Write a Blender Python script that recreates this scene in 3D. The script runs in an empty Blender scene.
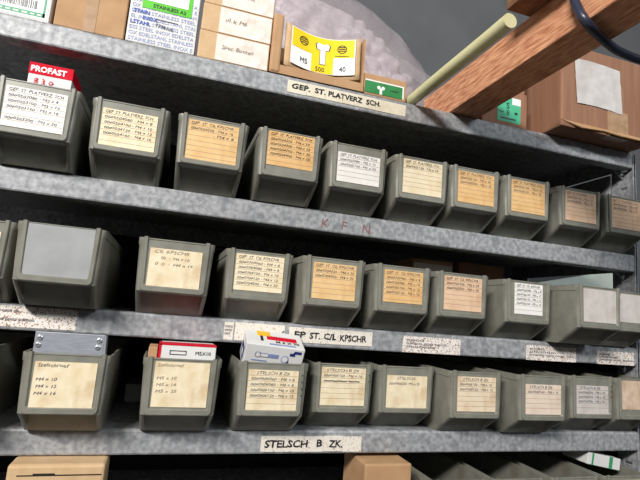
import bpy, bmesh, math, random
from mathutils import Vector, Matrix, noise

random.seed(7)
scene = bpy.context.scene
COL = scene.collection
R = math.radians

# ------------------------------------------------------------------ camera
F_PX = 481.0
CAM = Vector((0.26568, -0.74904, -0.16890))
yaw, pit, rol = 0.2933, 0.15042, 0.07932
fwd0 = Vector((math.sin(yaw), math.cos(yaw), 0)); rgt0 = Vector((math.cos(yaw), -math.sin(yaw), 0)); up0 = Vector((0, 0, 1))
fwd = fwd0 * math.cos(pit) + up0 * math.sin(pit)
upv = -fwd0 * math.sin(pit) + up0 * math.cos(pit)
rgt = rgt0 * math.cos(rol) + upv * math.sin(rol)
upr = -rgt0 * math.sin(rol) + upv * math.cos(rol)
cd = bpy.data.cameras.new('camera')
cd.sensor_fit = 'HORIZONTAL'; cd.sensor_width = 36.0; cd.lens = F_PX / 640 * 36.0
cd.clip_start = 0.02
cam = bpy.data.objects.new('camera', cd); COL.objects.link(cam)
cam.matrix_world = Matrix(((rgt.x, upr.x, -fwd.x, CAM.x), (rgt.y, upr.y, -fwd.y, CAM.y), (rgt.z, upr.z, -fwd.z, CAM.z), (0, 0, 0, 1)))
scene.camera = cam

# ------------------------------------------------------------------ light and exposure
w = bpy.data.worlds.new('world'); scene.world = w; w.use_nodes = True
bg = w.node_tree.nodes['Background']; bg.inputs[1].default_value = 1.0     # dim workshop: pale ceiling above, dark floor below
wt = w.node_tree.nodes.new('ShaderNodeTexCoord'); wx = w.node_tree.nodes.new('ShaderNodeSeparateXYZ'); wr = w.node_tree.nodes.new('ShaderNodeMapRange'); wc = w.node_tree.nodes.new('ShaderNodeValToRGB')
w.node_tree.links.new(wt.outputs['Generated'], wx.inputs[0]); w.node_tree.links.new(wx.outputs[2], wr.inputs[0])
wr.inputs[1].default_value = -1; wr.inputs[2].default_value = 1
w.node_tree.links.new(wr.outputs[0], wc.inputs[0]); w.node_tree.links.new(wc.outputs[0], bg.inputs[0])
wc.color_ramp.elements[0].position = 0.42; wc.color_ramp.elements[0].color = (0.012, 0.012, 0.012, 1)
wc.color_ramp.elements[1].position = 0.62; wc.color_ramp.elements[1].color = (0.13, 0.135, 0.145, 1)
def area(name, loc, target, sx, sy, power, color):
    l = bpy.data.lights.new(name, 'AREA'); l.shape = 'RECTANGLE'; l.size = sx; l.size_y = sy; l.energy = power; l.color = color
    o = bpy.data.objects.new(name, l); COL.objects.link(o); o.location = loc
    o.rotation_euler = (Vector(target) - Vector(loc)).to_track_quat('-Z', 'Y').to_euler()
    return o
area('ceiling_tube_and_fill', (-1.35, -2.4, 1.55), (0.55, 0, 0.0), 1.25, 0.22, 150, (1.0, 0.97, 0.93))
area('ceiling_tube_and_fill', (1.6, -2.3, 1.1), (0.9, 0, 0.0), 1.25, 0.22, 20, (0.88, 0.95, 1.0))  # added fill lamp at right, brightens the board and right-hand bin sides
scene.view_settings.view_transform = 'Standard'
scene.view_settings.look = 'None'
scene.view_settings.exposure = 0.0
scene.view_settings.gamma = 1.0

# ------------------------------------------------------------------ materials
def srgb(r, g, b):
    f = lambda c: ((c / 255 + 0.055) / 1.055) ** 2.4 if c / 255 > 0.04045 else c / 255 / 12.92
    return (f(r), f(g), f(b), 1)
def mat(name, c1, c2=None, scale=40, rough=0.5, metal=0.0, bump=0.0, detail=4, stretch=(1, 1, 1), lo=0.35, hi=0.65, kind='noise', c3=None, spec=0.5, coat=0.0):
    m = bpy.data.materials.new(name); m.use_nodes = True
    nt = m.node_tree; b = nt.nodes['Principled BSDF']
    b.inputs['Roughness'].default_value = rough; b.inputs['Metallic'].default_value = metal
    b.inputs['Specular IOR Level'].default_value = spec; b.inputs['Coat Weight'].default_value = coat
    tc = nt.nodes.new('ShaderNodeTexCoord'); mp = nt.nodes.new('ShaderNodeMapping'); mp.inputs['Scale'].default_value = stretch
    nt.links.new(tc.outputs['Object'], mp.inputs[0])
    if kind == 'noise':
        t = nt.nodes.new('ShaderNodeTexNoise'); t.inputs['Scale'].default_value = scale; t.inputs['Detail'].default_value = detail; out = t.outputs[0]
    else:
        t = nt.nodes.new('ShaderNodeTexVoronoi'); t.inputs['Scale'].default_value = scale; out = t.outputs['Color']
    nt.links.new(mp.outputs[0], t.inputs['Vector'])
    cr = nt.nodes.new('ShaderNodeValToRGB'); nt.links.new(out, cr.inputs[0])
    cr.color_ramp.elements[0].position = lo; cr.color_ramp.elements[1].position = hi
    cr.color_ramp.elements[0].color = c1; cr.color_ramp.elements[1].color = c2 or c1
    last = cr.outputs[0]
    if c3:   # blotches of a third colour
        t2 = nt.nodes.new('ShaderNodeTexNoise'); t2.inputs['Scale'].default_value = scale * 0.35; t2.inputs['Detail'].default_value = 6
        nt.links.new(mp.outputs[0], t2.inputs['Vector'])
        r2 = nt.nodes.new('ShaderNodeValToRGB'); r2.color_ramp.elements[0].position = 0.52; r2.color_ramp.elements[1].position = 0.72
        nt.links.new(t2.outputs[0], r2.inputs[0])
        mx = nt.nodes.new('ShaderNodeMixRGB'); nt.links.new(r2.outputs[0], mx.inputs[0]); nt.links.new(last, mx.inputs[1]); mx.inputs[2].default_value = c3
        last = mx.outputs[0]
    nt.links.new(last, b.inputs['Base Color'])
    if bump:
        bp = nt.nodes.new('ShaderNodeBump'); bp.inputs['Strength'].default_value = bump; bp.inputs['Distance'].default_value = 0.002
        nt.links.new(out, bp.inputs['Height']); nt.links.new(bp.outputs[0], b.inputs['Normal'])
    return m
M = {}
M['galv'] = mat('galvanised steel', srgb(130, 132, 135), srgb(184, 185, 187), 125, 0.52, 0.14, 0.10, 14, c3=srgb(124, 126, 130), lo=0.32, hi=0.70, spec=0.35)
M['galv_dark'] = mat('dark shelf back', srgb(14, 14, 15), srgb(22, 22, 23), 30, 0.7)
M['bin'] = mat('olive grey plastic', srgb(124, 123, 113), srgb(137, 136, 125), 45, 0.34, 0, 0.03, 6, c3=srgb(108, 104, 92))
M['bin_in'] = M['bin']
M['card_grey'] = mat('grey insert', srgb(150, 152, 152), srgb(162, 164, 164), 30, 0.5)
M['ink'] = mat('grey ink', srgb(72, 68, 78), srgb(92, 88, 98), 200, 0.7)
M['ink_black'] = mat('black marker', srgb(22, 22, 24), srgb(34, 34, 36), 200, 0.6)
M['ink_faint'] = mat('faded pencil', srgb(128, 116, 98), srgb(146, 132, 112), 200, 0.8)
M['rule'] = mat('ruled line', srgb(140, 122, 102), srgb(158, 140, 118), 200, 0.8)
def paper(n, a, b, c): M[n] = mat('paper ' + n, srgb(*a), srgb(*b), 55, 0.75, 0, 0.0, 6, c3=srgb(*c))
paper('white', (236, 233, 226), (244, 241, 236), (232, 226, 214))
paper('cream', (236, 218, 180), (244, 230, 200), (222, 196, 148))
paper('tan', (226, 186, 128), (234, 198, 144), (206, 156, 92))
paper('orange', (224, 178, 116), (232, 192, 136), (206, 154, 92))
paper('pinkish', (222, 184, 150), (232, 198, 166), (196, 150, 112))
paper('stained', (196, 166, 140), (222, 198, 176), (160, 118, 92))
paper('greywhite', (196, 188, 182), (210, 202, 196), (176, 160, 148))
paper('dirty', (226, 206, 168), (240, 226, 196), (186, 150, 96))
paper('beige', (226, 204, 172), (236, 218, 190), (182, 142, 102))
paper('palepink', (224, 204, 184), (232, 214, 196), (206, 180, 156))
paper('speckled', (226, 214, 202), (240, 232, 224), (186, 160, 140))
M['tape_speckle'] = mat('speckled label', srgb(150, 116, 94), srgb(238, 230, 222), 480, 0.7, detail=2, lo=0.37, hi=0.47)
M['card'] = mat('cardboard', srgb(176, 136, 98), srgb(190, 152, 112), 25, 0.8, 0, 0.05, 6, c3=srgb(164, 124, 88))
M['card_dark'] = mat('brown cardboard', srgb(142, 100, 75), srgb(156, 114, 88), 14, 0.75, 0, 0.05, 5, stretch=(6, 6, 0.5))
M['card_pale'] = mat('pale cardboard', srgb(200, 166, 124), srgb(212, 180, 140), 40, 0.8, 0, 0.05)
M['packing_tape'] = mat('packing tape', srgb(166, 132, 100), srgb(184, 152, 120), 60, 0.2, coat=0.5)
M['whitebox'] = mat('white carton', srgb(218, 217, 214), srgb(227, 226, 224), 30, 0.65, spec=0.25)
M['red'] = mat('red print', srgb(204, 20, 42), srgb(212, 28, 50), 60, 0.75, spec=0.15)
M['green'] = mat('bright green print', srgb(84, 190, 34), srgb(92, 200, 44), 60, 0.5)
M['green_dark'] = mat('green print', srgb(38, 128, 64), srgb(50, 140, 76), 60, 0.5)
M['green_border'] = mat('green border', srgb(58, 146, 100), srgb(70, 156, 112), 60, 0.5)
M['teal'] = mat('teal label', srgb(60, 176, 130), srgb(76, 188, 144), 60, 0.5)
M['yellow'] = mat('yellow print', srgb(244, 208, 6), srgb(248, 216, 20), 60, 0.5)
M['orange_y'] = mat('amber print', srgb(240, 184, 30), srgb(246, 192, 44), 60, 0.5)
M['blue'] = mat('blue print', srgb(52, 84, 176), srgb(64, 96, 186), 60, 0.5)
M['blue_pale'] = mat('pale blue print', srgb(128, 142, 184), srgb(146, 158, 196), 60, 0.5)
M['navy'] = mat('navy print', srgb(34, 44, 112), srgb(44, 54, 122), 60, 0.5)
M['black'] = mat('black print', srgb(24, 24, 26), srgb(34, 34, 36), 60, 0.5)
M['white_print'] = mat('white print', srgb(240, 240, 238), srgb(246, 246, 244), 60, 0.5)
M['chalk'] = mat('red chalk', srgb(150, 92, 84), srgb(128, 106, 106), 300, 0.9)
M['dull_paper'] = mat('dull crumpled paper', srgb(196, 190, 186), srgb(212, 208, 204), 40, 0.7, 0, 0.5, 6, c3=srgb(184, 176, 170))
M['alu'] = mat('brushed aluminium', srgb(150, 154, 162), srgb(168, 172, 180), 60, 0.42, 0.3, stretch=(1, 1, 8))
M['screw'] = mat('zinc screw', srgb(178, 180, 184), srgb(196, 198, 202), 60, 0.3, 0.6)
M['wood'] = mat('rough sawn timber', srgb(172, 106, 72), srgb(236, 176, 136), 40, 0.75, 0, 0.9, 8, stretch=(6, 0.9, 6), lo=0.3, hi=0.68)
M['wood_dark'] = mat('dark timber', srgb(104, 70, 48), srgb(140, 100, 72), 32, 0.8, 0, 0.6, 8, stretch=(6, 0.9, 6), lo=0.3, hi=0.68)
M['pole'] = mat('pale yellow pole', srgb(216, 212, 164), srgb(224, 220, 176), 30, 0.4)
M['cable'] = mat('dark rubber cable', srgb(44, 48, 66), srgb(54, 58, 76), 30, 0.35)
M['wall'] = mat('grey painted wall', srgb(92, 94, 96), srgb(100, 102, 104), 6, 0.7, c3=srgb(88, 90, 92))
M['floor'] = mat('concrete', srgb(66, 64, 62), srgb(80, 78, 76), 8, 0.8)
M['foam'] = mat('pale lilac chips', srgb(184, 172, 178), srgb(200, 188, 194), 60, 0.45)
M['paleside'] = mat('pale enamel', srgb(226, 238, 226), srgb(234, 244, 234), 12, 0.5)
def film_mat():
    m = bpy.data.materials.new('clear film'); m.use_nodes = True; nt = m.node_tree
    for n in list(nt.nodes):
        if n.type != 'OUTPUT_MATERIAL': nt.nodes.remove(n)
    out = [n for n in nt.nodes if n.type == 'OUTPUT_MATERIAL'][0]
    tr = nt.nodes.new('ShaderNodeBsdfTransparent'); gl = nt.nodes.new('ShaderNodeBsdfPrincipled')
    gl.inputs['Base Color'].default_value = srgb(200, 190, 194); gl.inputs['Roughness'].default_value = 0.18
    nz = nt.nodes.new('ShaderNodeTexNoise'); nz.inputs['Scale'].default_value = 14; nz.inputs['Detail'].default_value = 5
    tc = nt.nodes.new('ShaderNodeTexCoord'); nt.links.new(tc.outputs['Object'], nz.inputs['Vector'])
    bp = nt.nodes.new('ShaderNodeBump'); bp.inputs['Strength'].default_value = 0.7; bp.inputs['Distance'].default_value = 0.02
    nt.links.new(nz.outputs[0], bp.inputs['Height']); nt.links.new(bp.outputs[0], gl.inputs['Normal'])
    mx = nt.nodes.new('ShaderNodeMixShader'); mx.inputs[0].default_value = 0.36
    nt.links.new(tr.outputs[0], mx.inputs[1]); nt.links.new(gl.outputs[0], mx.inputs[2]); nt.links.new(mx.outputs[0], out.inputs[0])
    return m
M['film'] = film_mat()

# ------------------------------------------------------------------ mesh helpers
class MB:
    """collects shapes with several materials and links them as one mesh object"""
    def __init__(s): s.v = []; s.f = []; s.m = []; s.mats = []
    def mi(s, m):
        if m not in s.mats: s.mats.append(m)
        return s.mats.index(m)
    def add(s, verts, faces, m, T=None):
        b = len(s.v); k = s.mi(m)
        for q in verts: s.v.append(tuple(T @ Vector(q)) if T is not None else tuple(q))
        for f in faces: s.f.append(tuple(b + i for i in f)); s.m.append(k)
        return s
    def box(s, x0, x1, y0, y1, z0, z1, m, bev=0.0, T=None, seg=2):
        bm = bmesh.new(); bmesh.ops.create_cube(bm, size=1)
        for q in bm.verts: q.co = Vector(((x0 + x1) / 2 + q.co.x * (x1 - x0), (y0 + y1) / 2 + q.co.y * (y1 - y0), (z0 + z1) / 2 + q.co.z * (z1 - z0)))
        if bev: bmesh.ops.bevel(bm, geom=list(bm.edges), offset=bev, segments=seg, profile=0.5, affect='EDGES')
        s.bm(bm, m, T); return s
    def bm(s, bm, m, T=None):
        bm.verts.index_update()
        s.add([q.co[:] for q in bm.verts], [[q.index for q in f.verts] for f in bm.faces], m, T); bm.free(); return s
    def prism(s, pts, d0, d1, m, axis='x', T=None):
        """polygon pts in the two other axes extruded along axis"""
        n = len(pts); V = []
        for d in (d0, d1):
            for a, b in pts:
                V.append({'x': (d, a, b), 'y': (a, d, b), 'z': (a, b, d)}[axis])
        F = [tuple(range(n))[::-1], tuple(range(n, 2 * n))] + [(i, (i + 1) % n, n + (i + 1) % n, n + i) for i in range(n)]
        s.add(V, F, m, T); return s
    def tube(s, path, rad, m, n=12, T=None):
        path = [Vector(q) for q in path]; V = []; F = []
        ref = Vector((0, 0, 1))
        for i, q in enumerate(path):
            t = (path[min(i + 1, len(path) - 1)] - path[max(i - 1, 0)]).normalized()
            a = t.cross(ref)
            if a.length < 1e-3: a = t.cross(Vector((1, 0, 0)))
            a.normalize(); b = t.cross(a).normalized()
            r = rad[i] if isinstance(rad, (list, tuple)) else rad
            for k in range(n):
                V.append(q + (a * math.cos(2 * math.pi * k / n) + b * math.sin(2 * math.pi * k / n)) * r)
        for i in range(len(path) - 1):
            for k in range(n):
                F.append((i * n + k, i * n + (k + 1) % n, (i + 1) * n + (k + 1) % n, (i + 1) * n + k))
        F += [tuple(range(n)), tuple(range((len(path) - 1) * n, len(path) * n))]
        s.add(V, F, m, T); return s
    def text(s, string, x, y, z, size, m, T=None, shear=0.0, jit=0.0, width=None, rot=0.0, bold=0.0):
        """lettering in the xz plane facing -y; (x, z) is the left end of the baseline"""
        vs, fs = text_data(string, shear, bold)
        if not vs: return s
        xm = max(q[0] for q in vs)
        sx = size if width is None else width / xm
        c, sn = math.cos(rot), math.sin(rot)
        V = []
        for a, b in vs:
            a, b = a * sx, b * size
            if jit: b += jit * math.sin(a * 431 + x * 97) ; a += jit * 0.6 * math.sin(a * 700 + z * 310)
            V.append((x + a * c - b * sn, y, z + a * sn + b * c))
        s.add(V, fs, m, T); return s
    def build(s, name, parent=None, smooth=False, loc=None, angle=None):
        me = bpy.data.meshes.new(name); me.from_pydata(s.v, [], s.f)
        for m in s.mats: me.materials.append(m)
        for p, k in zip(me.polygons, s.m): p.material_index = k; p.use_smooth = smooth
        bm = bmesh.new(); bm.from_mesh(me)
        bmesh.ops.recalc_face_normals(bm, faces=[f for f in bm.faces if len(f.edges) > 0]); bm.to_mesh(me); bm.free()
        if smooth and angle: me.set_sharp_from_angle(angle=R(angle))
        o = bpy.data.objects.new(name, me); COL.objects.link(o)
        if parent: o.parent = parent
        if loc: o.location = loc
        return o
_tc = {}
def text_data(string, shear=0.0, bold=0.0):
    key = (string, shear, bold)
    if key in _tc: return _tc[key]
    cu = bpy.data.curves.new('lettering', 'FONT'); cu.body = string; cu.size = 1.0; cu.shear = shear; cu.resolution_u = 2; cu.offset = bold
    o = bpy.data.objects.new('lettering', cu); COL.objects.link(o)
    dg = bpy.context.evaluated_depsgraph_get(); me = o.evaluated_get(dg).to_mesh()
    vs = [(q.co.x, q.co.y) for q in me.vertices]; fs = [tuple(p.vertices) for p in me.polygons]
    o.evaluated_get(dg).to_mesh_clear(); bpy.data.objects.remove(o); bpy.data.curves.remove(cu)
    _tc[key] = (vs, fs); return _tc[key]
def tag(o, label=None, cat=None, group=None, kind=None):
    for k, q in (('label', label), ('category', cat), ('group', group), ('kind', kind)):
        if q: o[k] = q
    return o
def empty(name, loc, rz=0.0, rx=0.0, ry=0.0):
    o = bpy.data.objects.new(name, None); COL.objects.link(o); o.location = loc; o.rotation_euler = (rx, ry, rz); o.empty_display_size = 0.02
    return o

# ------------------------------------------------------------------ levels measured from the place
ZA, ZB, ZC, ZD = 0.2207, 0.0, -0.1882, -0.3494      # shelf tops
ZE = -0.520
FH = 0.0355                                          # height of the folded front edge
X0, X1 = -0.45, 1.170
DEPTH = 0.37
FLOOR = -1.25

# ------------------------------------------------------------------ setting
o = MB().box(-2.5, 4, 0.62, 0.67, FLOOR, 2.0, M['wall']).build('wall_back'); tag(o, kind='structure')
o = MB().box(-2.5, 4, -2.6, 0.67, FLOOR - 0.05, FLOOR, M['floor']).build('floor'); tag(o, kind='structure')

# ------------------------------------------------------------------ shelving unit
unit = empty('shelving_unit', (0, 0, FLOOR))
tag(unit, 'galvanised steel shelving unit with four visible shelves full of grey bins', 'shelving')
def U(z): return z - FLOOR
def shelf_mesh(z):
    b = MB()
    z = U(z); h = FH; t = 0.0018; d = DEPTH
    outer = [(d, z), (0.004, z), (0.0012, z - 0.0012), (0, z - 0.004), (0, z - h + 0.003), (0.001, z - h + 0.001), (0.003, z - h), (0.024, z - h), (0.024, z - h + t), (0.004, z - h + t), (t, z - h + 0.004), (t, z - 0.005), (0.004, z - t), (d - t, z - t), (d - t, z - h), (d, z - h)]
    b.prism(outer, X0, X1, M['galv'])
    b.box(X1 - 0.0016, X1 - 0.0002, 0.004, d - 0.001, z - h + 0.001, z - 0.0022, M['galv'])
    return b
shelves = {}
for k, z in (('A', ZA), ('B', ZB), ('C', ZC), ('D', ZD), ('E', ZE), ('F', ZE - 0.3)):
    shelves[k] = shelf_mesh(z).build('shelf', unit)
# back sheet with fine vertical ribs
b = MB()
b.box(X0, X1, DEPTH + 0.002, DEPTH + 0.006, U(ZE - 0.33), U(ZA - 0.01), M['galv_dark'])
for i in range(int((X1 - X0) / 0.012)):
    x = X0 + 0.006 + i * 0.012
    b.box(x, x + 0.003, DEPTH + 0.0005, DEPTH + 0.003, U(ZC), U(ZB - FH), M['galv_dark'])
b.build('back_panel', unit)
def post(x, y, sx, sy):
    """angle-section post with a row of slots in the side web"""
    b = MB(); t = 0.003; z0, z1 = 0.0, U(ZA - 0.004); wd = 0.055
    xs = (min(x, x + sx * t), max(x, x + sx * t))
    def yb(a, c): return (min(y + sy * a, y + sy * c), max(y + sy * a, y + sy * c))
    b.box(*xs, *yb(0, 0.016), z0, z1, M['galv']); b.box(*xs, *yb(0.034, wd), z0, z1, M['galv'])
    z = z0
    while z < z1:
        b.box(*xs, *yb(0.016, 0.034), z, min(z + 0.034, z1), M['galv']); z += 0.04
    b.box(min(x - sx * 0.0025, x + sx * 0.005), max(x - sx * 0.0025, x + sx * 0.005), *yb(0, t), z0, z1, M['galv'])
    return b.build('post', unit)
post(X1 + 0.004, 0.0, 1, 1); post(X1 + 0.004, DEPTH, 1, -1); post(X0 - 0.004, 0.0, -1, 1); post(X0 - 0.004, DEPTH, -1, -1)
for z in (0.137, ):
    MB().box(X1 - 0.001, X1 + 0.0035, 0.056, DEPTH - 0.056, U(z), U(z + 0.047), M['galv'], 0.001).box(X1 - 0.003, X1, 0.058, DEPTH - 0.058, U(z + 0.022), U(z + 0.027), M['galv'], 0.001).build('side_rail', unit)
MB().box(0.3, X1 - 0.01, DEPTH - 0.012, DEPTH - 0.002, U(-0.0445), U(-0.0425), M['screw'], 0.0005).build('rear_strip', unit)
# corner brackets under the right-hand shelf ends
for z in (ZA, ZB, ZC):
    b = MB(); zz = U(z - FH)
    b.prism([(X1 - 0.02, zz), (X1 + 0.003, zz), (X1 + 0.003, zz - 0.018)], 0.026, 0.029, M['galv'], 'y')
    b.tube([(X1 - 0.006, 0.020, zz - 0.007), (X1 - 0.006, 0.027, zz - 0.007)], 0.004, M['screw'], 8)
    b.build('corner_bracket', unit)
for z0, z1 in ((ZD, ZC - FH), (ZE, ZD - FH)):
    MB().box(X1 - 0.001, X1 + 0.0005, 0.045, DEPTH - 0.057, U(z0), U(z1), M['galv_dark']).build('shade_sheet', unit)  # added dark sheet standing in for the shade in the open shelf end
# labels stuck to the shelf fronts
def strip(k, x0, z0, x1, z1, m, txt=None, pieces=None, ink='ink_black', lines=None, size=0.012, tw=None, seedv=0):
    b = MB(); rnd = random.Random(seedv)
    y = -0.0009
    ps = pieces or [0, 1]
    for i in range(len(ps) - 1):
        a = x0 + (x1 - x0) * ps[i]; c = x0 + (x1 - x0) * ps[i + 1]
        dz = rnd.uniform(-0.0004, 0.0006) if pieces else 0
        b.box(a, c - (0.0004 if pieces else 0), y - 0.0002 * (i % 2), 0.0002, U(z0) + dz, U(z1) + dz, m, 0.0002, seg=1)
    if txt:
        for (s, fx, fz, wdt) in txt:
            b.text(s, x0 + (x1 - x0) * fx, y - 0.0007, U(z0) + (z1 - z0) * fz, size, M[ink], width=(x1 - x0) * wdt, jit=0.0005, shear=0.05, bold=0.03)
    if lines:
        h = (z1 - z0)
        for i, (s, wdt) in enumerate(lines):
            b.text(s, x0 + (x1 - x0) * 0.05, y - 0.0007, U(z1) - h * (0.30 + 0.2 * i), h * 0.18, M['ink'], width=(x1 - x0) * wdt)
    return b.build('shelf_label', shelves[k])
M['label_cream'] = mat('cream label tape', srgb(224, 214, 190), srgb(232, 224, 204), 90, 0.6, c3=srgb(212, 200, 172))
M['label_plain'] = mat('spotted label tape', srgb(170, 150, 128), srgb(232, 224, 212), 300, 0.65, detail=2, lo=0.28, hi=0.42)
strip('A', 0.4136, 0.1925, 0.634, 0.2140, M['label_cream'], [('GEP.', .03, .36, .15), ('ST.', .215, .36, .09), ('PLATVERZ', .325, .36, .29), ('SCH.', .645, .36, .125)], [0, .155, .31, .45, .59, .735, .865, 1], size=0.0125, seedv=3)
strip('C', -0.06, -0.2195, 0.1485, -0.1915, M['tape_speckle'], lines=[('000000 0000 000 00000 000000 000 00000 0000 00', .6), ('0000000 000000 0000 000 000 0000000', .5), ('000 000 00000 000 0000 00 000 000000 0000 000000', .7)])
strip('C', 0.352, -0.2195, 0.366, -0.193, M['label_plain'], lines=[('000', .8), ('0000', .8), ('00', .6)])
strip('C', 0.368, -0.2195, 0.446, -0.1925, M['label_plain'], [('G', .93, .34, .06)], size=0.013)
strip('C', 0.4535, -0.2175, 0.596, -0.194, M['label_plain'], [('EP', .05, .34, .14), ('ST.', .23, .34, .13), ('C/L', .40, .32, .15), ('KPSCHR', .59, .30, .33)], [0, .16, .45, .72, 1], size=0.0135, seedv=5)
strip('C', 0.652, -0.2225, 0.764, -0.1955, M['tape_speckle'], lines=[('0000', .3), ('00000 000 0000', .7), ('0000000', .5)])
strip('C', 0.904, -0.2235, 1.018, -0.1965, M['tape_speckle'], lines=[('0000', .3), ('000000', .5), ('000000 000 0000 000', .9)])
strip('C', 1.069, -0.2235, 1.163, -0.1985, M['tape_speckle'], lines=[('0000', .3), ('000000', .5), ('00000 000 0000', .9)])
strip('D', 0.4245, -0.3815, 0.588, -0.3585, M['label_plain'], [('STELSCH', .03, .30, .42), ('B', .53, .34, .06), ('ZK.', .66, .30, .14)], [0, .2, .41, .61, .805, 1], size=0.0145, seedv=9)
for s, x in (('K', 0.4905), ('F', 0.526), ('N', 0.5635)):
    MB().text(s, x, -0.0006, U(-0.0285), 0.021, M['chalk'], shear=0.1, jit=0.001, bold=0.005).build('chalk_letter', shelves['B'])['label'] = 'faint reddish chalk letter'

o = MB().prism([(1.182, FLOOR), (1.455, FLOOR), (1.455, .0145), (1.182, -.046)], .29, .308, M['paleside'], 'y').build('board'); tag(o, 'added pale green board imitating the lit space past the right end of the shelving', 'board')  # added board, its pale colour stands in for the bright space beyond

# ------------------------------------------------------------------ storage bins
BH = 0.104; BL = 0.30
def ring(z, out=True):
    t = z / BH
    hw = 0.0472 + 0.0043 * t + (0.001 if (out and z > 0.0935) else 0)
    r = 0.0062
    yf = 0.0 if z >= 0.0305 else (0.0305 - z) / 0.0305 * 0.045
    yb = BL - 0.012 * (1 - t)
    if not out:
        hw -= 0.0022; yf += 0.0022 + (0.020 if z < 0.035 else 0); yb -= 0.0022; r = 0.0045
    ins = 0.0
    if out and z < 0.0285: ins = 0.017 * min(1, z / 0.0284)
    a = hw - r
    P = []
    for k in range(5):           # front-left corner, from the side round to the front
        th = math.pi + k / 4 * math.pi / 2
        P.append((-a + r * math.cos(th), yf + r + r * math.sin(th)))
    P += [(-a + 0.002, yf + ins), (a - 0.002, yf + ins)]
    for k in range(5):
        th = 1.5 * math.pi + k / 4 * math.pi / 2
        P.append((a + r * math.cos(th), yf + r + r * math.sin(th)))
    for k in range(4):
        th = k / 3 * math.pi / 2
        P.append((a + r * math.cos(th), yb - r + r * math.sin(th)))
    for k in range(4):
        th = math.pi / 2 + k / 3 * math.pi / 2
        P.append((-a + r * math.cos(th), yb - r + r * math.sin(th)))
    return [(x, y, z) for x, y in P]
def bin_body():
    rings = [ring(z) for z in (0.0, 0.004, 0.012, 0.024, 0.0284, 0.0290, 0.0305, 0.06, 0.0932, 0.0940, 0.1032, BH)]
    n = len(rings[0])
    inner = [[(x, y, BH) for x, y, z in ring(BH, False)]] + [ring(z, False) for z in (0.06, 0.036, 0.034, 0.003)]
    allr = rings + inner
    b = MB(); V = [q for r_ in allr for q in r_]; F = []
    for i in range(len(allr) - 1):
        for k in range(n): F.append((i * n + k, i * n + (k + 1) % n, (i + 1) * n + (k + 1) % n, (i + 1) * n + k))
    F.append(tuple(range(n))); F.append(tuple(range((len(allr) - 1) * n, len(allr) * n)))
    b.add(V, F, M['bin'])
    return b
def bin_frame():
    """the raised three-sided label holder"""
    b = MB(); o_, i_ = [], []
    ht, hb, zt, zb, w_ = 0.0453, 0.0437, 0.1055, 0.0300, 0.0062
    def path(ht, hb, zt, zb, r):
        P = [(-ht, zt)]
        for k in range(5):
            th = math.pi + k / 4 * math.pi / 2; P.append((-hb + r + r * math.cos(th), zb + r + r * math.sin(th)))
        for k in range(5):
            th = 1.5 * math.pi + k / 4 * math.pi / 2; P.append((hb - r + r * math.cos(th), zb + r + r * math.sin(th)))
        P.append((ht, zt)); return P
    A = path(ht, hb, zt, zb, 0.006); B = path(ht - w_, hb - w_, zt, zb + 0.0085, 0.003)
    A2 = path(ht - 0.0012, hb - 0.0012, zt, zb + 0.0012, 0.005); B2 = path(ht - w_ + 0.0015, hb - w_ + 0.0015, zt, zb + 0.007, 0.0035)
    n = len(A); V = []
    for P, y in ((A, 0.0012), (A, -0.0016), (A2, -0.0028), (B2, -0.0028), (B, -0.0004), (B, 0.0012)):
        V += [(x, y, z) for x, z in P]
    F = []
    for j in range(6):
        jn = (j + 1) % 6
        for k in range(n - 1): F.append((j * n + k, j * n + k + 1, jn * n + k + 1, jn * n + k))
    F.append(tuple(j * n for j in range(6))); F.append(tuple(j * n + n - 1 for j in range(6)))
    b.add(V, F, M['bin'])
    # groove line across the top of the recess
    b.box(-0.039, 0.039, -0.0009, 0.0004, BH - 0.0022, BH - 0.0002, M['bin'], 0.0004, seg=1)
    return b
proto_body = bin_body().build('body', smooth=True, angle=38)
proto_frame = bin_frame().build('label_holder', smooth=True, angle=30)
BODY, FRAME = proto_body.data, proto_frame.data
bpy.data.objects.remove(proto_body); bpy.data.objects.remove(proto_frame)
F_H = 0.0735
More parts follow.
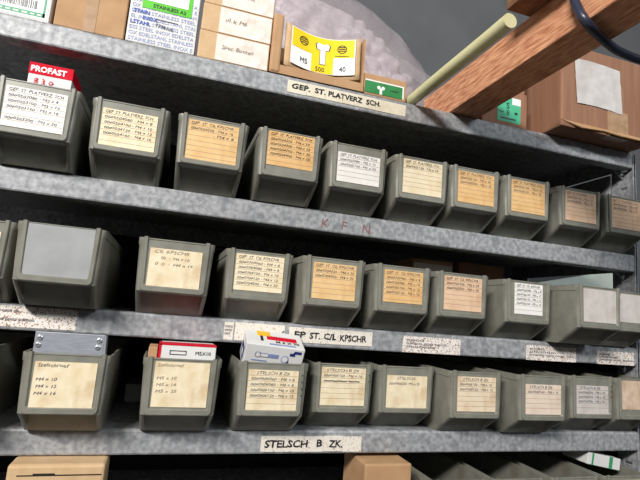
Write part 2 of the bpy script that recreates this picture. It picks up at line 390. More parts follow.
def make_bin(xm, wf, ztop, shelf_z, label, group, paper_m, ft, fb, lines=(), head=None, rules=True, ink='ink', lw=0.0735, y=None, rz=0.0, first_size=0.0046, dots=0, sx=1.0):
    """xm, wf, ztop: middle, width and top of the label holder where its outline crosses the shelf-front plane"""
    k_w = 0.0905 / wf; k_z = (shelf_z + BH - CAM.z) / (ztop - CAM.z)
    if y is None:
        k = 0.5 * k_w + 0.5 * k_z
        y = max(-0.085, min(-0.012, 0.749 * (k - 1)))
    x = CAM.x + (xm - CAM.x) * (1 + y / 0.749)
    root = empty('storage_bin', (x, y, shelf_z + 0.0004), rz)
    tag(root, label, 'storage bin', group); root.scale.x = sx
    for nm, me in (('body', BODY), ('label_holder', FRAME)):
        c = bpy.data.objects.new(nm, me); COL.objects.link(c); c.parent = root
    if paper_m:
        zt = BH - F_H * ft; zb = BH - F_H * fb
        b = MB(); b.box(-lw / 2, lw / 2, -0.0009, 0.0, zb, zt, M[paper_m])
        pitch = 0.0078
        if rules:
            z = zt - pitch
            while z > zb + 0.004:
                b.box(-lw / 2 + 0.0005, lw / 2 - 0.0005, -0.00105, -0.0005, z - 0.00022, z + 0.00022, M['rule']); z -= pitch
        c = b.build('label_card', root)
        rnd = random.Random(label)
        if head or lines:
            b = MB(); z = zt - 0.0062; x_ = -lw / 2 + 0.003
            if head:
                b.text(head[0], x_ + head[2] if len(head) > 2 else x_, -0.0013, z, 0.0062, M[ink], width=head[1], shear=0.2, jit=0.0004)
            for s, wd in lines:
                z -= pitch if rules else 0.0085
                if s: b.text(s, x_ + rnd.uniform(0, 0.001), -0.0013, z, 0.0056, M[ink], width=wd, shear=0.2, jit=0.0004)
            b.build('writing', c)
    if dots:
        b = MB()
        for i in range(dots):
            z = 0.088 - i * 0.0095
            b.tube([(0.0423, -0.0032, z), (0.0423, -0.002, z)], 0.0011, M['black'], 8)
        b.build('punched_dots', root)
    return root, x, y

G1, G2, G3, G4 = 'grey bins on the second shelf', 'grey bins on the third shelf', 'grey bins on the fourth shelf', 'grey bins under the lowest labelled shelf'
PV = 'GEP. ST. PLATVERZ. SCH'
KP = 'GEP. ST. CIL KPSCHR'
# --- top row of bins
make_bin(.0530, .0955, .1295, ZB, 'grey plastic bin with white card of four lines, red carton standing in it', G1, 'white', .13, .88, [('00ø0503080 - M3 x 8', .060), ('00ø0503100 - M3 x 10', .062), ('00ø0503160 - M3 x 16', .062), ('', 0), ('00ø0503200 - M3 x 20', .062)], (PV, .066))
make_bin(.1796, .0955, .121, ZB, 'grey plastic bin with cream card, directly right of the bin holding the red carton', G1, 'cream', .17, .92, [('00ø0504080 - M4 x 8', .064), ('00ø0504100 - M4 x 10', .064), ('00ø0504120 - M4 x 12', .064), ('00ø0504160 - M4 x 16', .064)], (PV, .064))
make_bin(.3030, .096, .1205, ZB, 'grey bin with tan card blank in its lower half, third from left in top row', G1, 'tan', .09, .90, [('00ø0504200 - M4 x 16', .062), ('             - M4 x 8', .064)], (KP, .062))
make_bin(.4297, .096, .1245, ZB, 'grey plastic bin with orange card of five close lines, fourth from left in top row', G1, 'orange', .04, .77, [('00ø0504250 - M4 x 20', .062), ('00ø0504300 - M4 x 25', .064), ('00ø0504350 - M4 x 30', .064), ('00ø0504400 - M4 x 35', .064)], (PV, .066), ink='ink_black')
make_bin(.5510, .096, .1215, ZB, 'grey plastic bin with white card stained brown at its top left corner, top row', G1, 'white', .20, .86, [('00ø0505080 - M5 x 10', .062), ('00ø0505100 - M5 x 20', .062)], (PV, .064))
make_bin(.6745, .095, .122, ZB, 'grey plastic bin with pale cream card of two lines and blank lower part, top row', G1, 'cream', .07, .86, [('00ø0505120 - M5 x 25', .062)], (PV, .064), ink='ink_black')
make_bin(.7863, .0965, .116, ZB, 'grey bin with orange ruled card, directly right of the pale cream card in top row', G1, 'orange', .10, .86, [('00ø0505160 - M5 x 20', .062), ('00ø0505200 - M5 x 30', .064)], (PV, .064))
make_bin(.9035, .0965, .115, ZB, 'grey plastic bin with orange ruled card, third from right in top row', G1, 'orange', .07, .87, [('00ø0506100 - M6 x 16', .062), ('00ø0506120 - M6 x 20', .062)], (PV, .064))
make_bin(1.0310, .095, .117, ZB, 'grey plastic bin with pinkish ruled card, second from right in top row', G1, 'pinkish', .08, .86, [('00ø0506160 - M6 x 25', .062), ('00ø0506200 - M6 x 30', .062)], (PV, .064))
make_bin(1.1490, .095, .117, ZB, 'grey plastic bin with brownish ruled card, rightmost in top row beside the steel post', G1, 'pinkish', .06, .86, [('00ø0506250 - M6 x 40', .062), ('00ø0506300 - M6 x 50', .062)], (PV, .064), y=-.035)
# --- middle row
make_bin(.0, .096, -.080, ZC, 'grey plastic bin cut off by the left picture edge in the middle row', G2, 'cream', .2, .9, y=-.043)
make_bin(.1130, .1005, -.0765, ZC, 'grey plastic bin with blank shiny grey insert and no writing', G2, 'card_grey', .015, .90, rules=False, lw=.0775)
make_bin(.2700, .097, -.080, ZC, 'grey plastic bin with faded yellowed card, right of the bin with the blank insert', G2, 'dirty', .18, .90, [('      00  -  M4 x 10', .05), ('  0  0  -  M4 x 16', .056)], (' CIL KPSCHR', .05), ink='ink_faint', rules=False, lw=.071)
make_bin(.3970, .094, -.0815, ZC, 'grey plastic bin with white card of six full lines, above the paper carton of bolts', G2, 'cream', .08, .82, [('00ø0704060 - M4 x 6', .063), ('00ø0704080 - M4 x 8', .063), ('00ø0704100 - M4 x 10', .063), ('00ø0704120 - M4 x 12', .063), ('00ø0704200 - M4 x 20', .063)], (KP, .062))
make_bin(.5220, .096, -.0785, ZC, 'grey plastic bin with tan card carrying a dark triangular stain', G2, 'tan', .11, .86, [('00ø0704250 - M4 x 25', .063), ('00ø0704300 - M4 x 30', .063)], (KP, .062), lw=.070)
make_bin(.6476, .096, -.0785, ZC, 'grey plastic bin with orange card of five lines torn at its right edge', G2, 'orange', .10, .80, [('00ø0705060 - M5 x 8', .06), ('00ø0705080 - M5 x 10', .06), ('00ø0705100 - M5 x 12', .06), ('00ø0705120 - M5 x 16', .06)], (KP, .06), lw=.069)
make_bin(.7660, .0975, -.0815, ZC, 'grey plastic bin with pinkish tan card of three lines, in front of brown carton', G2, 'pinkish', .08, .85, [('00ø0705200 - M5 x 25', .063), ('00ø0705250 - M5 x 30', .063)], (KP, .062), ink='ink_black')
make_bin(.9078, .096, -.081, ZC, 'grey bin with white card of five lines, middle row, left of an unwritten card', G2, 'white', .06, .80, [('00ø0706080 - M6 x 8', .053), ('00ø0706100 - M6 x 10', .053), ('00ø0706120 - M6 x 12', .053), ('00ø0706160 - M6 x 16', .053)], (KP, .05), lw=.060, ink='ink_black')
make_bin(1.0780, .1005, -.0745, ZC, 'grey plastic bin with unwritten greyish white card, long left side showing', G2, 'greywhite', .07, .86, rules=False)
make_bin(1.158, .096, -.079, ZC, 'grey plastic bin with greyish card, rightmost in the middle row against the post', G2, 'greywhite', .06, .78, rules=False, y=-.05)
# --- lower row
make_bin(-.02, .096, -.249, ZD, 'grey green bin at the left picture edge with only its right side in view', G3, 'cream', .2, .9, y=-.07)
d1, d1x, d1y = make_bin(.1446, .094, -.2555, ZD, 'grey plastic bin with handwritten cream card, metal plate with four screws standing in it', G3, 'dirty', .14, .91, [('', 0), ('M4 x 10', .024), ('M4 x 12', .024), ('M4 x 16', .025)], ('Stelschroef', .036), rules=False, lw=.072)
d2, d2x, d2y = make_bin(.2985, .1005, -.249, ZD, 'grey plastic bin with yellowed card of three sizes, red edged carton lying in it', G3, 'dirty', .06, .86, [('', 0), ('M5 x 10', .026), ('M5 x 16', .026), ('M5 x 25', .028)], ('Stelschroef', .034), rules=False, ink='ink_faint', lw=.072)
d3, d3x, d3y = make_bin(.4350, .1005, -.248, ZD, 'grey plastic bin with stained card and four dots, bolt carton tilted in it', G3, 'dirty', .14, .90, [('00ø0906060 - M6 x 6', .064), ('00ø0906080 - M6 x 8', .064), ('00ø0906100 - M6 x 10', .064), ('00ø0906120 - M6 x 12', .064)], ('STELSCH B ZK', .05, .008), dots=4)
make_bin(.5500, .0925, -.2475, ZD, 'grey plastic bin with cream card having one line struck out and two dots', G3, 'dirty', .08, .86, [('00ø0906160 - M6 x 16', .064), ('▬▬▬▬▬▬ ▬▬▬', .060)], ('STELSCH B ZK', .056, .004), ink='ink', dots=2)
make_bin(.6640, .091, -.247, ZD, 'grey plastic bin with scratched beige card of two lines, fifth whole bin in lower row', G3, 'dirty', .20, .90, [('00ø0906250  M6 x 25', .056)], ('STELSCH', .034, .014), rules=False, ink='ink')
make_bin(.8003, .0975, -.249, ZD, 'grey bin with ruled beige card brown stained at right, lower row', G3, 'beige', .11, .86, [('00ø0908100 - M8 x 10', .062), ('00ø0908120 - M8 x 12', .064)], ('STELSCH B ZK', .05, .006))
make_bin(.9435, .0985, -.2505, ZD, 'grey bin with ruled pale card of two written lines, third from right in lower row', G3, 'palepink', .20, .87, [('00ø0908160 - M8 x 16', .064)], ('STELSCH B ZK', .048, .004))
make_bin(1.0579, .0945, -.2485, ZD, 'grey plastic bin with greyish card of four lines, second from right in lower row', G3, 'greywhite', .22, .90, [('00ø0908200 - M8 x 20', .062), ('00ø0908250 - M8 x 25', .062), ('00ø0908300 - M8 x 30', .06)], ('STELSCH B ZK', .048, .004), dots=3)
make_bin(1.1644, .096, -.249, ZD, 'grey plastic bin with large brown stained unwritten card, rightmost in lower row', G3, 'stained', .05, .76, rules=False, y=-.035, lw=.080, sx=.88)
# --- bins below
for xm, lab in ((.775, 'grey bin under the lowest labelled shelf, first right of the tan carton'), (.895, 'grey bin under the lowest labelled shelf, second right of the tan carton'), (1.02, 'grey bin under the lowest labelled shelf, third right of the tan carton'), (1.14, 'grey bin under the lowest labelled shelf, furthest right')):
    make_bin(xm, .096, -.41, ZE, lab, G4, 'dirty', .1, .9, y=-.04)

# ------------------------------------------------------------------ things on the top shelf
def carton(name, label, cat, x0, x1, y0, y1, z0, z1, m='card', bev=0.0015, group=None):
    root = empty(name, ((x0 + x1) / 2, y0, z0)); tag(root, label, cat, group)
    hw, d, h = (x1 - x0) / 2, y1 - y0, z1 - z0
    MB().box(-hw, hw, 0, d, 0, h, M[m], bev).build('box_body', root)
    return root, hw, d, h
def fx(x, root): return x - root.location.x
TZ = ZA + 0.0003
# white carton with a barcode label
r, hw, d, h = carton('carton', 'white carton with green bordered barcode label at the left end of top shelf', 'carton', -.075, .0495, .004, .16, TZ, TZ + .11, 'whitebox')
b = MB(); b.box(-hw + .006, hw - .003, -.0006, .001, .003, h - .01, M['white_print'])
b.box(-hw + .008, hw - .006, -.0009, .001, .006, .0125, M['green_border']); b.box(hw - .009, hw - .006, -.0009, .001, .006, h - .012, M['green_border']); b.box(-hw + .008, -hw + .011, -.0009, .001, .006, h - .012, M['green_border'])
rn = random.Random(4); x = -hw + .03
while x < hw - .018:
    wd = rn.choice((.0006, .0009, .0014)); b.box(x, x + wd, -.0009, .001, .017, .030, M['black']); x += wd + rn.choice((.0006, .001, .0015))
x = -hw + .016
while x < hw - .012:
    wd = rn.uniform(.004, .009); b.box(x, x + wd, -.0011, .001, .008, .0098, M['white_print']); x += wd + .004
b.text('50 F.A. 12', hw - .052, -.0011, .034, .007, M['black'])
b.build('barcode_label', r)
# kraft carton with tape
r, hw, d, h = carton('carton', 'brown cardboard carton with strip of tape down its middle on top shelf', 'carton', .0555, .1525, .003, .15, TZ, TZ + .085, 'card')
b = MB(); b.box(-.008, .008, -.0006, .001, 0, h, M['packing_tape']); b.build('tape', r)
# INOX carton
r, hw, d, h = carton('carton', 'white carton printed with rows of blue lettering and green sticker on top shelf', 'carton', .1555, .2585, .002, .13, TZ, TZ + .125, 'whitebox')
b = MB()
rows = ['STAINLESS STEEL INOX EDELSTAHL', 'OX EDELSTAHL STAINLESS STEEL IN', 'ESS STEEL INOX EDELSTAHL STAINL', 'LSTAHL STAINLESS STEEL INOX EDEL', 'EL INOX EDELSTAHL STAINLESS STEEL', 'STAHL STAINLESS STEEL INOX EDEL', 'OX STEEL INOX EDELSTAHL STAINLE', 'STAINLESS STEEL INOX EDELSTAHL S', 'EEL INOX EDELSTAHL STAINLESS ST']
for i, s in enumerate(rows):
    b.text(s[:22], -hw + .003, -.0004, .003 + i * .0093, .0085, M['blue_pale'], width=2 * hw - .006, bold=.012)
for s, xx, zz in (('LSTAHL', .003, .0309), ('INOX', .020, .0402), ('STAIN', .006, .0495)):
    b.text(s, -hw + xx, -.0008, zz, .0088, M['blue'], bold=.03)
b.build('printed_lettering', r)
b = MB(); b.box(-.034, hw - .011, -.0008, .001, .060, h - .003, M['green'])
b.box(-.028, hw - .017, -.0012, .001, .073, h - .008, M['white_print']); b.text('STAINLESS A2', -.018, -.0013, .0635, .008, M['black'], width=.050, bold=.02)
b.build('green_sticker', r)['label'] = 'bright green sticker with white centre'
b = MB(); b.text('7798100', -.012, -.0012, .033, .008, M['ink'], rot=-.12); b.box(-.012, .022, -.0009, 0.001, .0445, .0455, M['ink']); b.build('stamp_marks', r)
# three flat cartons in a stack
for i, lab in enumerate(('flat kraft carton with white label, bottom of the stack of three on top shelf', 'flat kraft carton with white label, middle of the stack of three on top shelf', 'flat kraft carton with white label, topmost of the stack of three on top shelf')):
    z0 = TZ + i * .0487
    r, hw, d, h = carton('flat_carton', lab, 'carton', .2632 + .001 * i, .3785 + .001 * i, .003 + .001 * i, .10, z0, z0 + .0482, 'card_pale', .002, 'flat cartons stacked on the top shelf')
    b = MB(); b.box(-.030, hw - .002, -.0006, .001, .0015, h - .002, M['speckled'])
    b.text(['Spec. Bouten', 'cil. k. M6', 'Slot. Brout'][i], -.022, -.0012, .022, .010, M['ink_faint'], shear=.2, jit=.0006)
    b.build('paper_label', r)

# open torn carton with the yellow label
def open_carton():
    x0, x1, zt = .3805, .5495, .100
    root = empty('open_carton', ((x0 + x1) / 2, .0, TZ)); tag(root, 'torn open cardboard carton with curled yellow label showing a bolt', 'carton')
    hw = (x1 - x0) / 2; d = .095; t = .003
    b = MB()
    b.box(-hw, hw, 0, d, 0, t, M['card']); b.box(-hw, -hw + t, 0, d, 0, zt, M['card']); b.box(hw - t, hw, .002, d, 0, zt + .004, M['card'])
    b.box(-hw, hw, d - t, d, 0, zt, M['card'])
    b.box(-hw, hw, -.001, t, 0, .016, M['card'], .001)                       # low front lip
    b.box(-hw - .0005, -hw + .017, -.003, .007, .001, zt + .006, M['card'], .0035)   # rolled left flap edge
    b.build('box_body', root)
    # bent front panel standing behind the lip
    def P(u, v, off=0.0):       # u across 0..1, v up 0..1
        x = -hw + .024 + u * (2 * hw - .032)
        y = .008 + .014 * math.sin(u * math.pi) - .006 * (1 - v)
        z = .020 + .081 * v - .006 * math.sin(u * math.pi) + .003 * u
        return (x, y + off, z)
    def grid(u0, u1, v0, v1, off, m, b, n=14, nv=6):
        V = []; F = []
        for j in range(nv + 1):
            for i in range(n + 1): V.append(P(u0 + (u1 - u0) * i / n, v0 + (v1 - v0) * j / nv, off))
        for j in range(nv):
            for i in range(n): F.append((j * (n + 1) + i, j * (n + 1) + i + 1, (j + 1) * (n + 1) + i + 1, (j + 1) * (n + 1) + i))
        b.add(V, F, m)
    b = MB(); grid(0, 1, 0, 1, 0, M['card_pale'], b)
    bo = b.build('front_panel', root, smooth=True)
    sm = bo.modifiers.new('thickness', 'SOLIDIFY'); sm.thickness = .0025; sm.offset = 1
    so = -.0035
    b = MB(); grid(.07, .93, .10, .97, so, M['white_print'], b)
    grid(.085, .915, .52, .955, so - .0004, M['yellow'], b); grid(.36, .655, .11, .53, so - .0004, M['yellow'], b, 6, 4)
    # bolt drawing: head with slot, shank
    def poly(pts, off, m):
        b.add([P(u, v, off) for u, v in pts], [tuple(range(len(pts)))], m)
    def outlined(pts, cx, cy, m1, m2):
        poly([(cx + (u - cx) * 1.16, cy + (v - cy) * 1.06) for u, v in pts], so - .0008, m1); poly(pts, so - .0012, m2)
    outlined([(.475, .32), (.545, .32), (.545, .66), (.475, .66)], .51, .49, M['black'], M['white_print'])
    outlined([(.435, .66), (.585, .66), (.60, .78), (.57, .83), (.535, .80), (.485, .80), (.45, .83), (.42, .78)], .51, .74, M['black'], M['white_print'])
    poly([(.475, .62), (.545, .62), (.545, .68), (.475, .68)], so - .0014, M['white_print'])
    for cu, cv in ((.245, .74), (.76, .73)):
        for k0, k1, mm, of in ((1, .8, M['black'], .0008),):
            n = 20
            for k in range(n):
                a0, a1 = 2 * math.pi * k / n, 2 * math.pi * (k + 1) / n
                poly([(cu + .062 * math.cos(a0), cv + .105 * math.sin(a0)), (cu + .062 * math.cos(a1), cv + .105 * math.sin(a1)), (cu + .050 * math.cos(a1), cv + .085 * math.sin(a1)), (cu + .050 * math.cos(a0), cv + .085 * math.sin(a0))], so - .0008, mm)
        for k in range(3):
            vv = cv - .05 + .045 * k; hh = .04 if k != 1 else .045
            poly([(cu - hh, vv), (cu + hh, vv), (cu + hh, vv + .022), (cu - hh, vv + .022)], so - .0008, M['black'])
    poly([(.67, .555), (.85, .555), (.85, .567), (.67, .567)], so - .0008, M['black'])
    def curved_text(s, u, v, su, sv):
        vs, fs = text_data(s, 0, 0.0)
        b.add([P(u + a * su, v + c * sv, so - .0012) for a, c in vs], fs, M['black'])
    curved_text('M5', .20, .22, .085, .17); curved_text('500', .415, .14, .085, .15); curved_text('40', .73, .19, .085, .17)
    b.build('yellow_label', root, smooth=True)['label'] = 'yellow and white label with a slotted bolt drawing'
open_carton()
# small carton with green label
r, hw, d, h = carton('small_carton', 'low brown carton with green label beside the torn open carton', 'carton', .5515, .6345, .003, .075, TZ, TZ + .0405, 'card')
b = MB(); b.box(-hw + .002, hw - .005, -.0006, .001, .004, h - .012, M['white_print']); b.box(-hw + .002, hw - .008, -.0009, .001, .004, h - .0145, M['green_dark'])
zc = .0155; xc = -.009
b.box(xc - .0025, xc + .0025, -.0012, .001, .004, zc, M['white_print'])
for s in (-1, 1):
    b.tube([(xc + s * .0042, -.0011, zc + .001), (xc + s * .0042, .0005, zc + .001)], .0034, M['white_print'], 14)
b.box(.010, .026, -.0012, .001, .0145, .016, M['black'])
b.build('green_label', r)['label'] = 'green label with a white screw drawing'

# bag of foam chips
def blob(cx, cy, cz, rx, ry, rz, prof, sub, lumps, seedv):
    bm = bmesh.new(); bmesh.ops.create_icosphere(bm, subdivisions=sub, radius=1)
    for q in bm.verts:
        n = q.co.copy()
        s = lambda t: math.copysign(abs(t) ** .72, t)
        x = cx + rx * s(n.x); y = cy + ry * s(n.y)
        top = prof(x); z = (top + (TZ + .004)) / 2 + (top - TZ - .004) / 2 * s(n.z)
        p = Vector((x, y, z))
        if lumps:
            dd = noise.voronoi(p * lumps)[0][0]
            p += n * (.008 - .030 * dd * dd) + n * .006 * noise.noise(p * 12)
            p.z = max(p.z, TZ + .006)
        else:
            p += n * (.005 + .006 * noise.noise(p * 9 + Vector((seedv, 0, 0))) + .003 * noise.noise(p * 28))
            p.z = max(p.z, TZ + .0003)
        q.co = p
    return bm
def prof_top(x):
    pts = [(.2, .52), (.45, .528), (.53, .52), (.62, .495), (.70, .460), (.75, .425), (.79, .385), (.82, .34)]
    for (a, za), (c, zc_) in zip(pts, pts[1:]):
        if x <= c: return za + (zc_ - za) * max(0, (x - a) / (c - a))
    return pts[-1][1]
o = MB().bm(blob(.518, .200, 0, .222, .060, 0, lambda x: prof_top(x) - .028, 6, 36, 1), M['foam']).build('foam_chips', smooth=True)
tag(o, 'pale lilac foam chips filling the clear plastic bag', 'packing chips', kind='stuff')
bag = empty('plastic_bag', (0, 0, 0)); tag(bag, 'clear plastic bag of pale chips lying behind the cartons on top shelf', 'bag')
MB().bm(blob(.530, .200, 0, .262, .082, 0, prof_top, 5, 0, 3), M['film']).build('film', bag, smooth=True)
b = MB(); V = []; F = []
N = 26
for i in range(N + 1):
    t = i / N; x = .44 + .375 * t
    z = .560 - .150 * t - .004 * math.sin(t * 3)
    wob = .003 * math.sin(i * 1.7)
    V += [(x, .23 + wob, z + .006), (x - .004, .215 - wob, z - .012), (x - .010, .205, z - .04)]
for i in range(N):
    for j in range(2): F.append((i * 3 + j, i * 3 + j + 1, (i + 1) * 3 + j + 1, (i + 1) * 3 + j))
b.add(V, F, M['film']); b.build('sealed_edge', bag, smooth=True)

# timber stored lengthwise on the shelf, sticking out towards the aisle
o = MB().box(.7255, .7875, -.62, .105, TZ, TZ + .0675, M['wood'], .002).build('timber_beam'); tag(o, 'rough orange brown timber beam sticking out over the shelf front', 'timber')
o = MB().box(.686, .748, -.60, -.205, TZ + .0680, TZ + .112, M['wood_dark'], .002).build('timber_offcut'); tag(o, 'short dark timber offcut resting on the big beam at the top picture edge', 'timber')
o = MB().tube([(0.6515, -.258, TZ + .0106), (0.6515, -.2, TZ + .0106), (.6502, -.1, TZ + .0106), (.6502, .095, TZ + .0106)], .0104, M['pole'], 24).build('round_pole', smooth=True, angle=50); tag(o, 'pale yellow round pole lying beside the timber beam', 'pole')
# cable loop hanging over the timber
pts = [(.722, -.300, .3000), (.7165, -.298, .285), (.7160, -.2975, .2729), (.7160, -.300, .2527), (.7160, -.3062, .2347), (.7180, -.3124, .2190), (.7297, -.3110, .2120), (.7597, -.2990, .2120), (.786, -.2899, .2120), (.8093, -.2838, .2125), (.8496, -.2798, .2125), (.8926, -.2825, .2145), (.93, -.285, .230), (.94, -.29, .262), (.91, -.295, .296), (.85, -.298, .3000), (.79, -.299, .2980), (.75, -.300, .2995), (.722, -.300, .3000)]
def smooth_path(pts, n=5):
    P = [Vector(q) for q in pts]; out = []
    for i in range(len(P) - 1):
        p0, p1, p2, p3 = P[max(i - 1, 0)], P[i], P[i + 1], P[min(i + 2, len(P) - 1)]
        for k in range(n):
            t = k / n
            out.append(.5 * ((2 * p1) + (-p0 + p2) * t + (2 * p0 - 5 * p1 + 4 * p2 - p3) * t * t + (-p0 + 3 * p1 - 3 * p2 + p3) * t ** 3))
    out.append(P[-1]); return out
# small cartons between beam and big carton
r, hw, d, h = carton('small_carton', 'small carton with teal label standing between beam and big brown carton', 'carton', .799, .9035, .006, .10, TZ, TZ + .074, 'card_dark', .002)
b = MB(); b.box(-.018, .036, -.0006, .001, .008, .058, M['teal']); b.box(.016, .036, -.0009, .001, .046, .060, M['white_print'], 0.0)
b.text('S', .002, -.0011, .036, .018, M['black'], bold=.01); b.text('8', .0025, -.0011, .022, .016, M['black']); b.box(-.010, .025, -.001, .001, .014, .0165, M['black']); b.box(-.014, -.004, -.001, .001, .027, .029, M['black']); b.box(.022, .029, -.001, .001, .026, .031, M['black'])
b.build('teal_label', r)['label'] = 'teal green label with black marks'
r, hw, d, h = carton('small_carton', 'plain brown carton stacked on the carton with teal label', 'carton', .797, .901, .010, .11, TZ + .0745, TZ + .135, 'card_dark', .002)
# big brown carton
bx0, bx1, by = .940, 1.166, -.045
r, hw, d, h = carton('large_carton', 'large brown cardboard carton with crumpled white label at right end of top shelf', 'carton', bx0, bx1, by, .26, TZ, TZ + .172, 'card_dark', .003)
b = MB(); V = []; F = []
nx, nz = 14, 12
for j in range(nz + 1):
    for i in range(nx + 1):
        u, v = i / nx, j / nz
        V.append((-hw + .030 + u * .114 + .006 * (1 - v), -.0018 - .0012 * noise.noise(Vector((u * 5, v * 6, 3))), .052 + .092 * v + .002 * math.sin(u * 4)))
for j in range(nz):
    for i in range(nx): F.append((j * (nx + 1) + i, j * (nx + 1) + i + 1, (j + 1) * (nx + 1) + i + 1, (j + 1) * (nx + 1) + i))
b.add(V, F, M['dull_paper']); b.build('paper_label', r, smooth=True)['label'] = 'crumpled white paper label'
b = MB(); b.box(.0, .052, -.0008, .001, .0, .055, M['packing_tape']); b.box(.0, .052, -.0008, .02, -.0001, .001, M['packing_tape']); b.build('tape', r)
b = MB()
V = [(-hw, 0, .006), (-hw + .05, -.006, -.004), (-.02, -.004, -.002), (.04, -.010, -.006), (hw, -.006, -.004), (hw, .02, .002), (-hw, .02, .002), (0, .02, .002)]
b.add([(-hw, -.001, .012), (-hw + .045, -.007, .001), (-.01, -.004, .006), (.03, -.010, .0005), (hw, -.006, .003), (hw, .0, .010), (.03, 0, .012), (-.01, 0, .012), (-hw + .045, 0, .012)], [(0, 1, 8), (1, 2, 7, 8), (2, 3, 6, 7), (3, 4, 5, 6)], M['card'])
fo = b.build('torn_bottom_flap', r); sm = fo.modifiers.new('thickness', 'SOLIDIFY'); sm.thickness = .002
o = MB().tube(smooth_path(pts), .0058, M['cable'], 14).build('cable', smooth=True); tag(o, 'dark rubber cable looped over the timber beam at top right', 'cable')

# ------------------------------------------------------------------ things in and behind the bins
# red carton in the first bin
r, hw, d, h = carton('small_carton', 'small red and white carton standing in the leftmost bin of top row', 'carton', .0405, .0965, -.012, .05, ZB + .092, ZB + .150, 'whitebox', .001)
b = MB(); b.box(-hw - .0003, hw + .0003, -.0005, d + .0005, h - .0165, h + .0004, M['red'])
b.text('PROFAST', -hw + .002, -.001, h - .0125, .0115, M['white_print'], width=2 * hw - .010, bold=.035)
b.text('8 3 o', -hw + .008, -.001, h - .030, .012, M['red'], jit=.001)
b.build('red_print', r)['label'] = 'red band with white lettering'
# metal plate in d1
r = empty('metal_plate', (d1x - .001, d1y + .011, ZD + .084)); tag(r, 'grey metal plate with four screws standing in handwritten cream card bin', 'plate')
b = MB(); b.box(-.0425, .0395, 0, .0025, 0, .0455, M['alu'], .0006); b.prism([(.0395, .0), (.0395, .0455), (.0415, .042), (.0435, .0)], 0, .02, M['alu'], 'y'); b.build('plate_sheet', r)
for x, z in ((-.0365, .038), (-.0375, .029), (.0335, .038), (.0325, .029)):
    b = MB(); b.tube([(x, -.0016, z), (x, -.0010, z), (x, 0, z)], [.0022, .0034, .0038], M['screw'], 14); b.box(x - .0022, x + .0022, -.0018, -.0012, z - .0004, z + .0004, M['black']); b.build('screw', r)
# red edged carton in d2
r, hw, d, h = carton('small_carton', 'white carton with red edges and size print lying in the yellowed card bin', 'carton', d2x - .034, d2x + .043, d2y + .012, d2y + .075, ZD + .088, ZD + .1225, 'whitebox', .001)
b = MB(); b.box(-hw - .0004, -hw + .003, -.0006, d, 0, h, M['red']); b.box(-hw, hw, -.0006, .03, h - .0016, h + .0004, M['red'])
b.text('M5X10', .010, -.001, .0212, .0072, M['black'])
for q in ((-.024, -.002, .0255, .0262), (-.024, -.002, .0205, .0212), (-.024, -.0232, .0205, .0262), (-.0026, -.002, .0205, .0262)): b.box(q[0], q[1], -.001, 0.001, q[2], q[3], M['black'])
b.build('printed_marks', r)
r, hw, d, h = carton('small_carton', 'small kraft carton left of the red edged carton in the same bin', 'carton', d2x - .0475, d2x - .0355, d2y + .014, d2y + .07, ZD + .085, ZD + .117, 'card', .001)
# bolt carton tilted in d3
r = empty('bolt_carton', (d3x - .002, d3y + .014, ZD + .0905), rz=R(-1), rx=R(22), ry=R(4)); tag(r, 'white carton with blue bolt drawings and red stripe tilted in bin', 'carton')
hw, d, h = .0435, .050, .040
MB().box(-hw, hw, 0, d, 0, h, M['whitebox'], .001).build('box_body', r)
b = MB()
y_ = -.0006
for z_ in (.011,):
    b.tube([(-.0245, y_, .0135 + z_), (-.0245, .0005, .0135 + z_)], .0048, M['navy'], 6); b.tube([(-.0245, y_ - .0003, .0135 + z_), (-.0245, .0005, .0135 + z_)], .0038, M['whitebox'], 6)
    b.box(-.021, -.010, y_, .001, .0105 + z_, .0165 + z_, M['navy']); b.box(-.0205, -.010, y_ - .0003, .001, .0113 + z_, .0157 + z_, M['whitebox'])
    b.box(-.010, .006, y_, .001, .0105 + z_, .0165 + z_, M['blue_pale']); b.box(-.033, -.010, y_, .001, .004 + z_, .0055 + z_, M['blue_pale'])
    b.tube([(.016, y_, .0105 + z_), (.016, .0005, .0105 + z_)], .006, M['blue_pale'], 12); b.tube([(.016, y_ - .0003, .0105 + z_), (.016, .0005, .0105 + z_)], .0045, M['whitebox'], 12); b.box(.017, .022, y_, .001, .004 + z_, .009 + z_, M['navy'])
b.box(.022, .030, y_, .001, .028, .032, M['navy']); b.prism([(.026, .032), (.039, .032), (.039, .036), (.029, .036)], y_, .001, M['navy'], 'y')
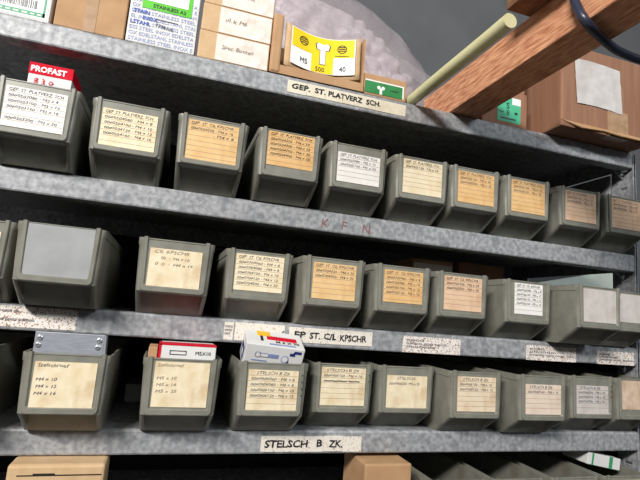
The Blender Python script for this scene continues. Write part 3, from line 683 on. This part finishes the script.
# lid print
def lid(x0, x1, y0, y1, m, dz=.0005): b.box(x0, x1, y0, y1, h - .001, h + dz, m)
lid(-.026, -.006, .030, .046, M['orange_y']); lid(-.022, -.018, .014, .030, M['black']); lid(-.012, .034, .020, .032, M['red'])
lid(-.010, .030, .004, .008, M['blue_pale'])
vs, fs = text_data('M 6 X 70', 0, .02)
b.add([(.0 + a * .0095, .011 + c * .009, h + .0007) for a, c in vs], fs, M['black'])
b.box(-hw - .0005, -hw + .001, .012, .040, .006, .026, M['navy']); b.box(-hw - .0008, -hw + .001, .020, .030, .010, .020, M['whitebox'])
b.build('printed_marks', r)
# cartons behind the middle row of bins
r, hw, d, h = carton('carton', 'cardboard carton with white label lying on the bin rims behind the torn orange card', 'carton', .716, .808, .10, .20, ZC + .1048, -.0465, 'card', .002)
b = MB(); b.box(-hw + .003, hw - .003, -.0006, .001, .002, h - .008, M['speckled']); b.build('paper_label', r)
r, hw, d, h = carton('carton', 'dark brown carton lying on the bin rims behind the pinkish tan card', 'carton', .822, .930, .10, .21, ZC + .1048, -.0435, 'card_dark', .002)
# pale box on the fourth shelf seen through the gap
r, hw, d, h = carton('small_carton', 'small pale grey carton on the shelf seen between two lower bins', 'carton', .213, .252, .19, .26, ZD + .0003, ZD + .03, 'whitebox', .001)
# cartons under the lowest labelled shelf
r, hw, d, h = carton('carton', 'worn tan cardboard carton under the lowest labelled shelf at left', 'carton', .100, .214, -.032, .03, ZE + .0003, -.386, 'card_pale', .004)
b = MB(); b.box(-hw + .012, hw - .004, -.0006, .001, h - .0135, h - .0122, M['black']); b.box(-hw + .03, -hw + .055, -.0008, .001, h - .0125, h - .0105, M['black']); b.build('lid_gap', r)
r, hw, d, h = carton('carton', 'small orange tan carton under the lowest labelled shelf near centre', 'carton', .583, .663, -.032, .06, ZE + .0003, -.3915, 'card', .003)
r, hw, d, h = carton('carton', 'white carton with green print showing under the right end of lowest shelf', 'carton', 1.050, 1.130, .006, .066, ZE + .1046, -.394, 'whitebox', .001)
r.rotation_euler = (0, R(10), 0)
b = MB(); b.box(-.03, -.026, -.0006, .001, 0, h, M['green_border']); b.box(.012, .02, -.0006, .001, 0, h, M['green_border']); b.build('green_print', r)
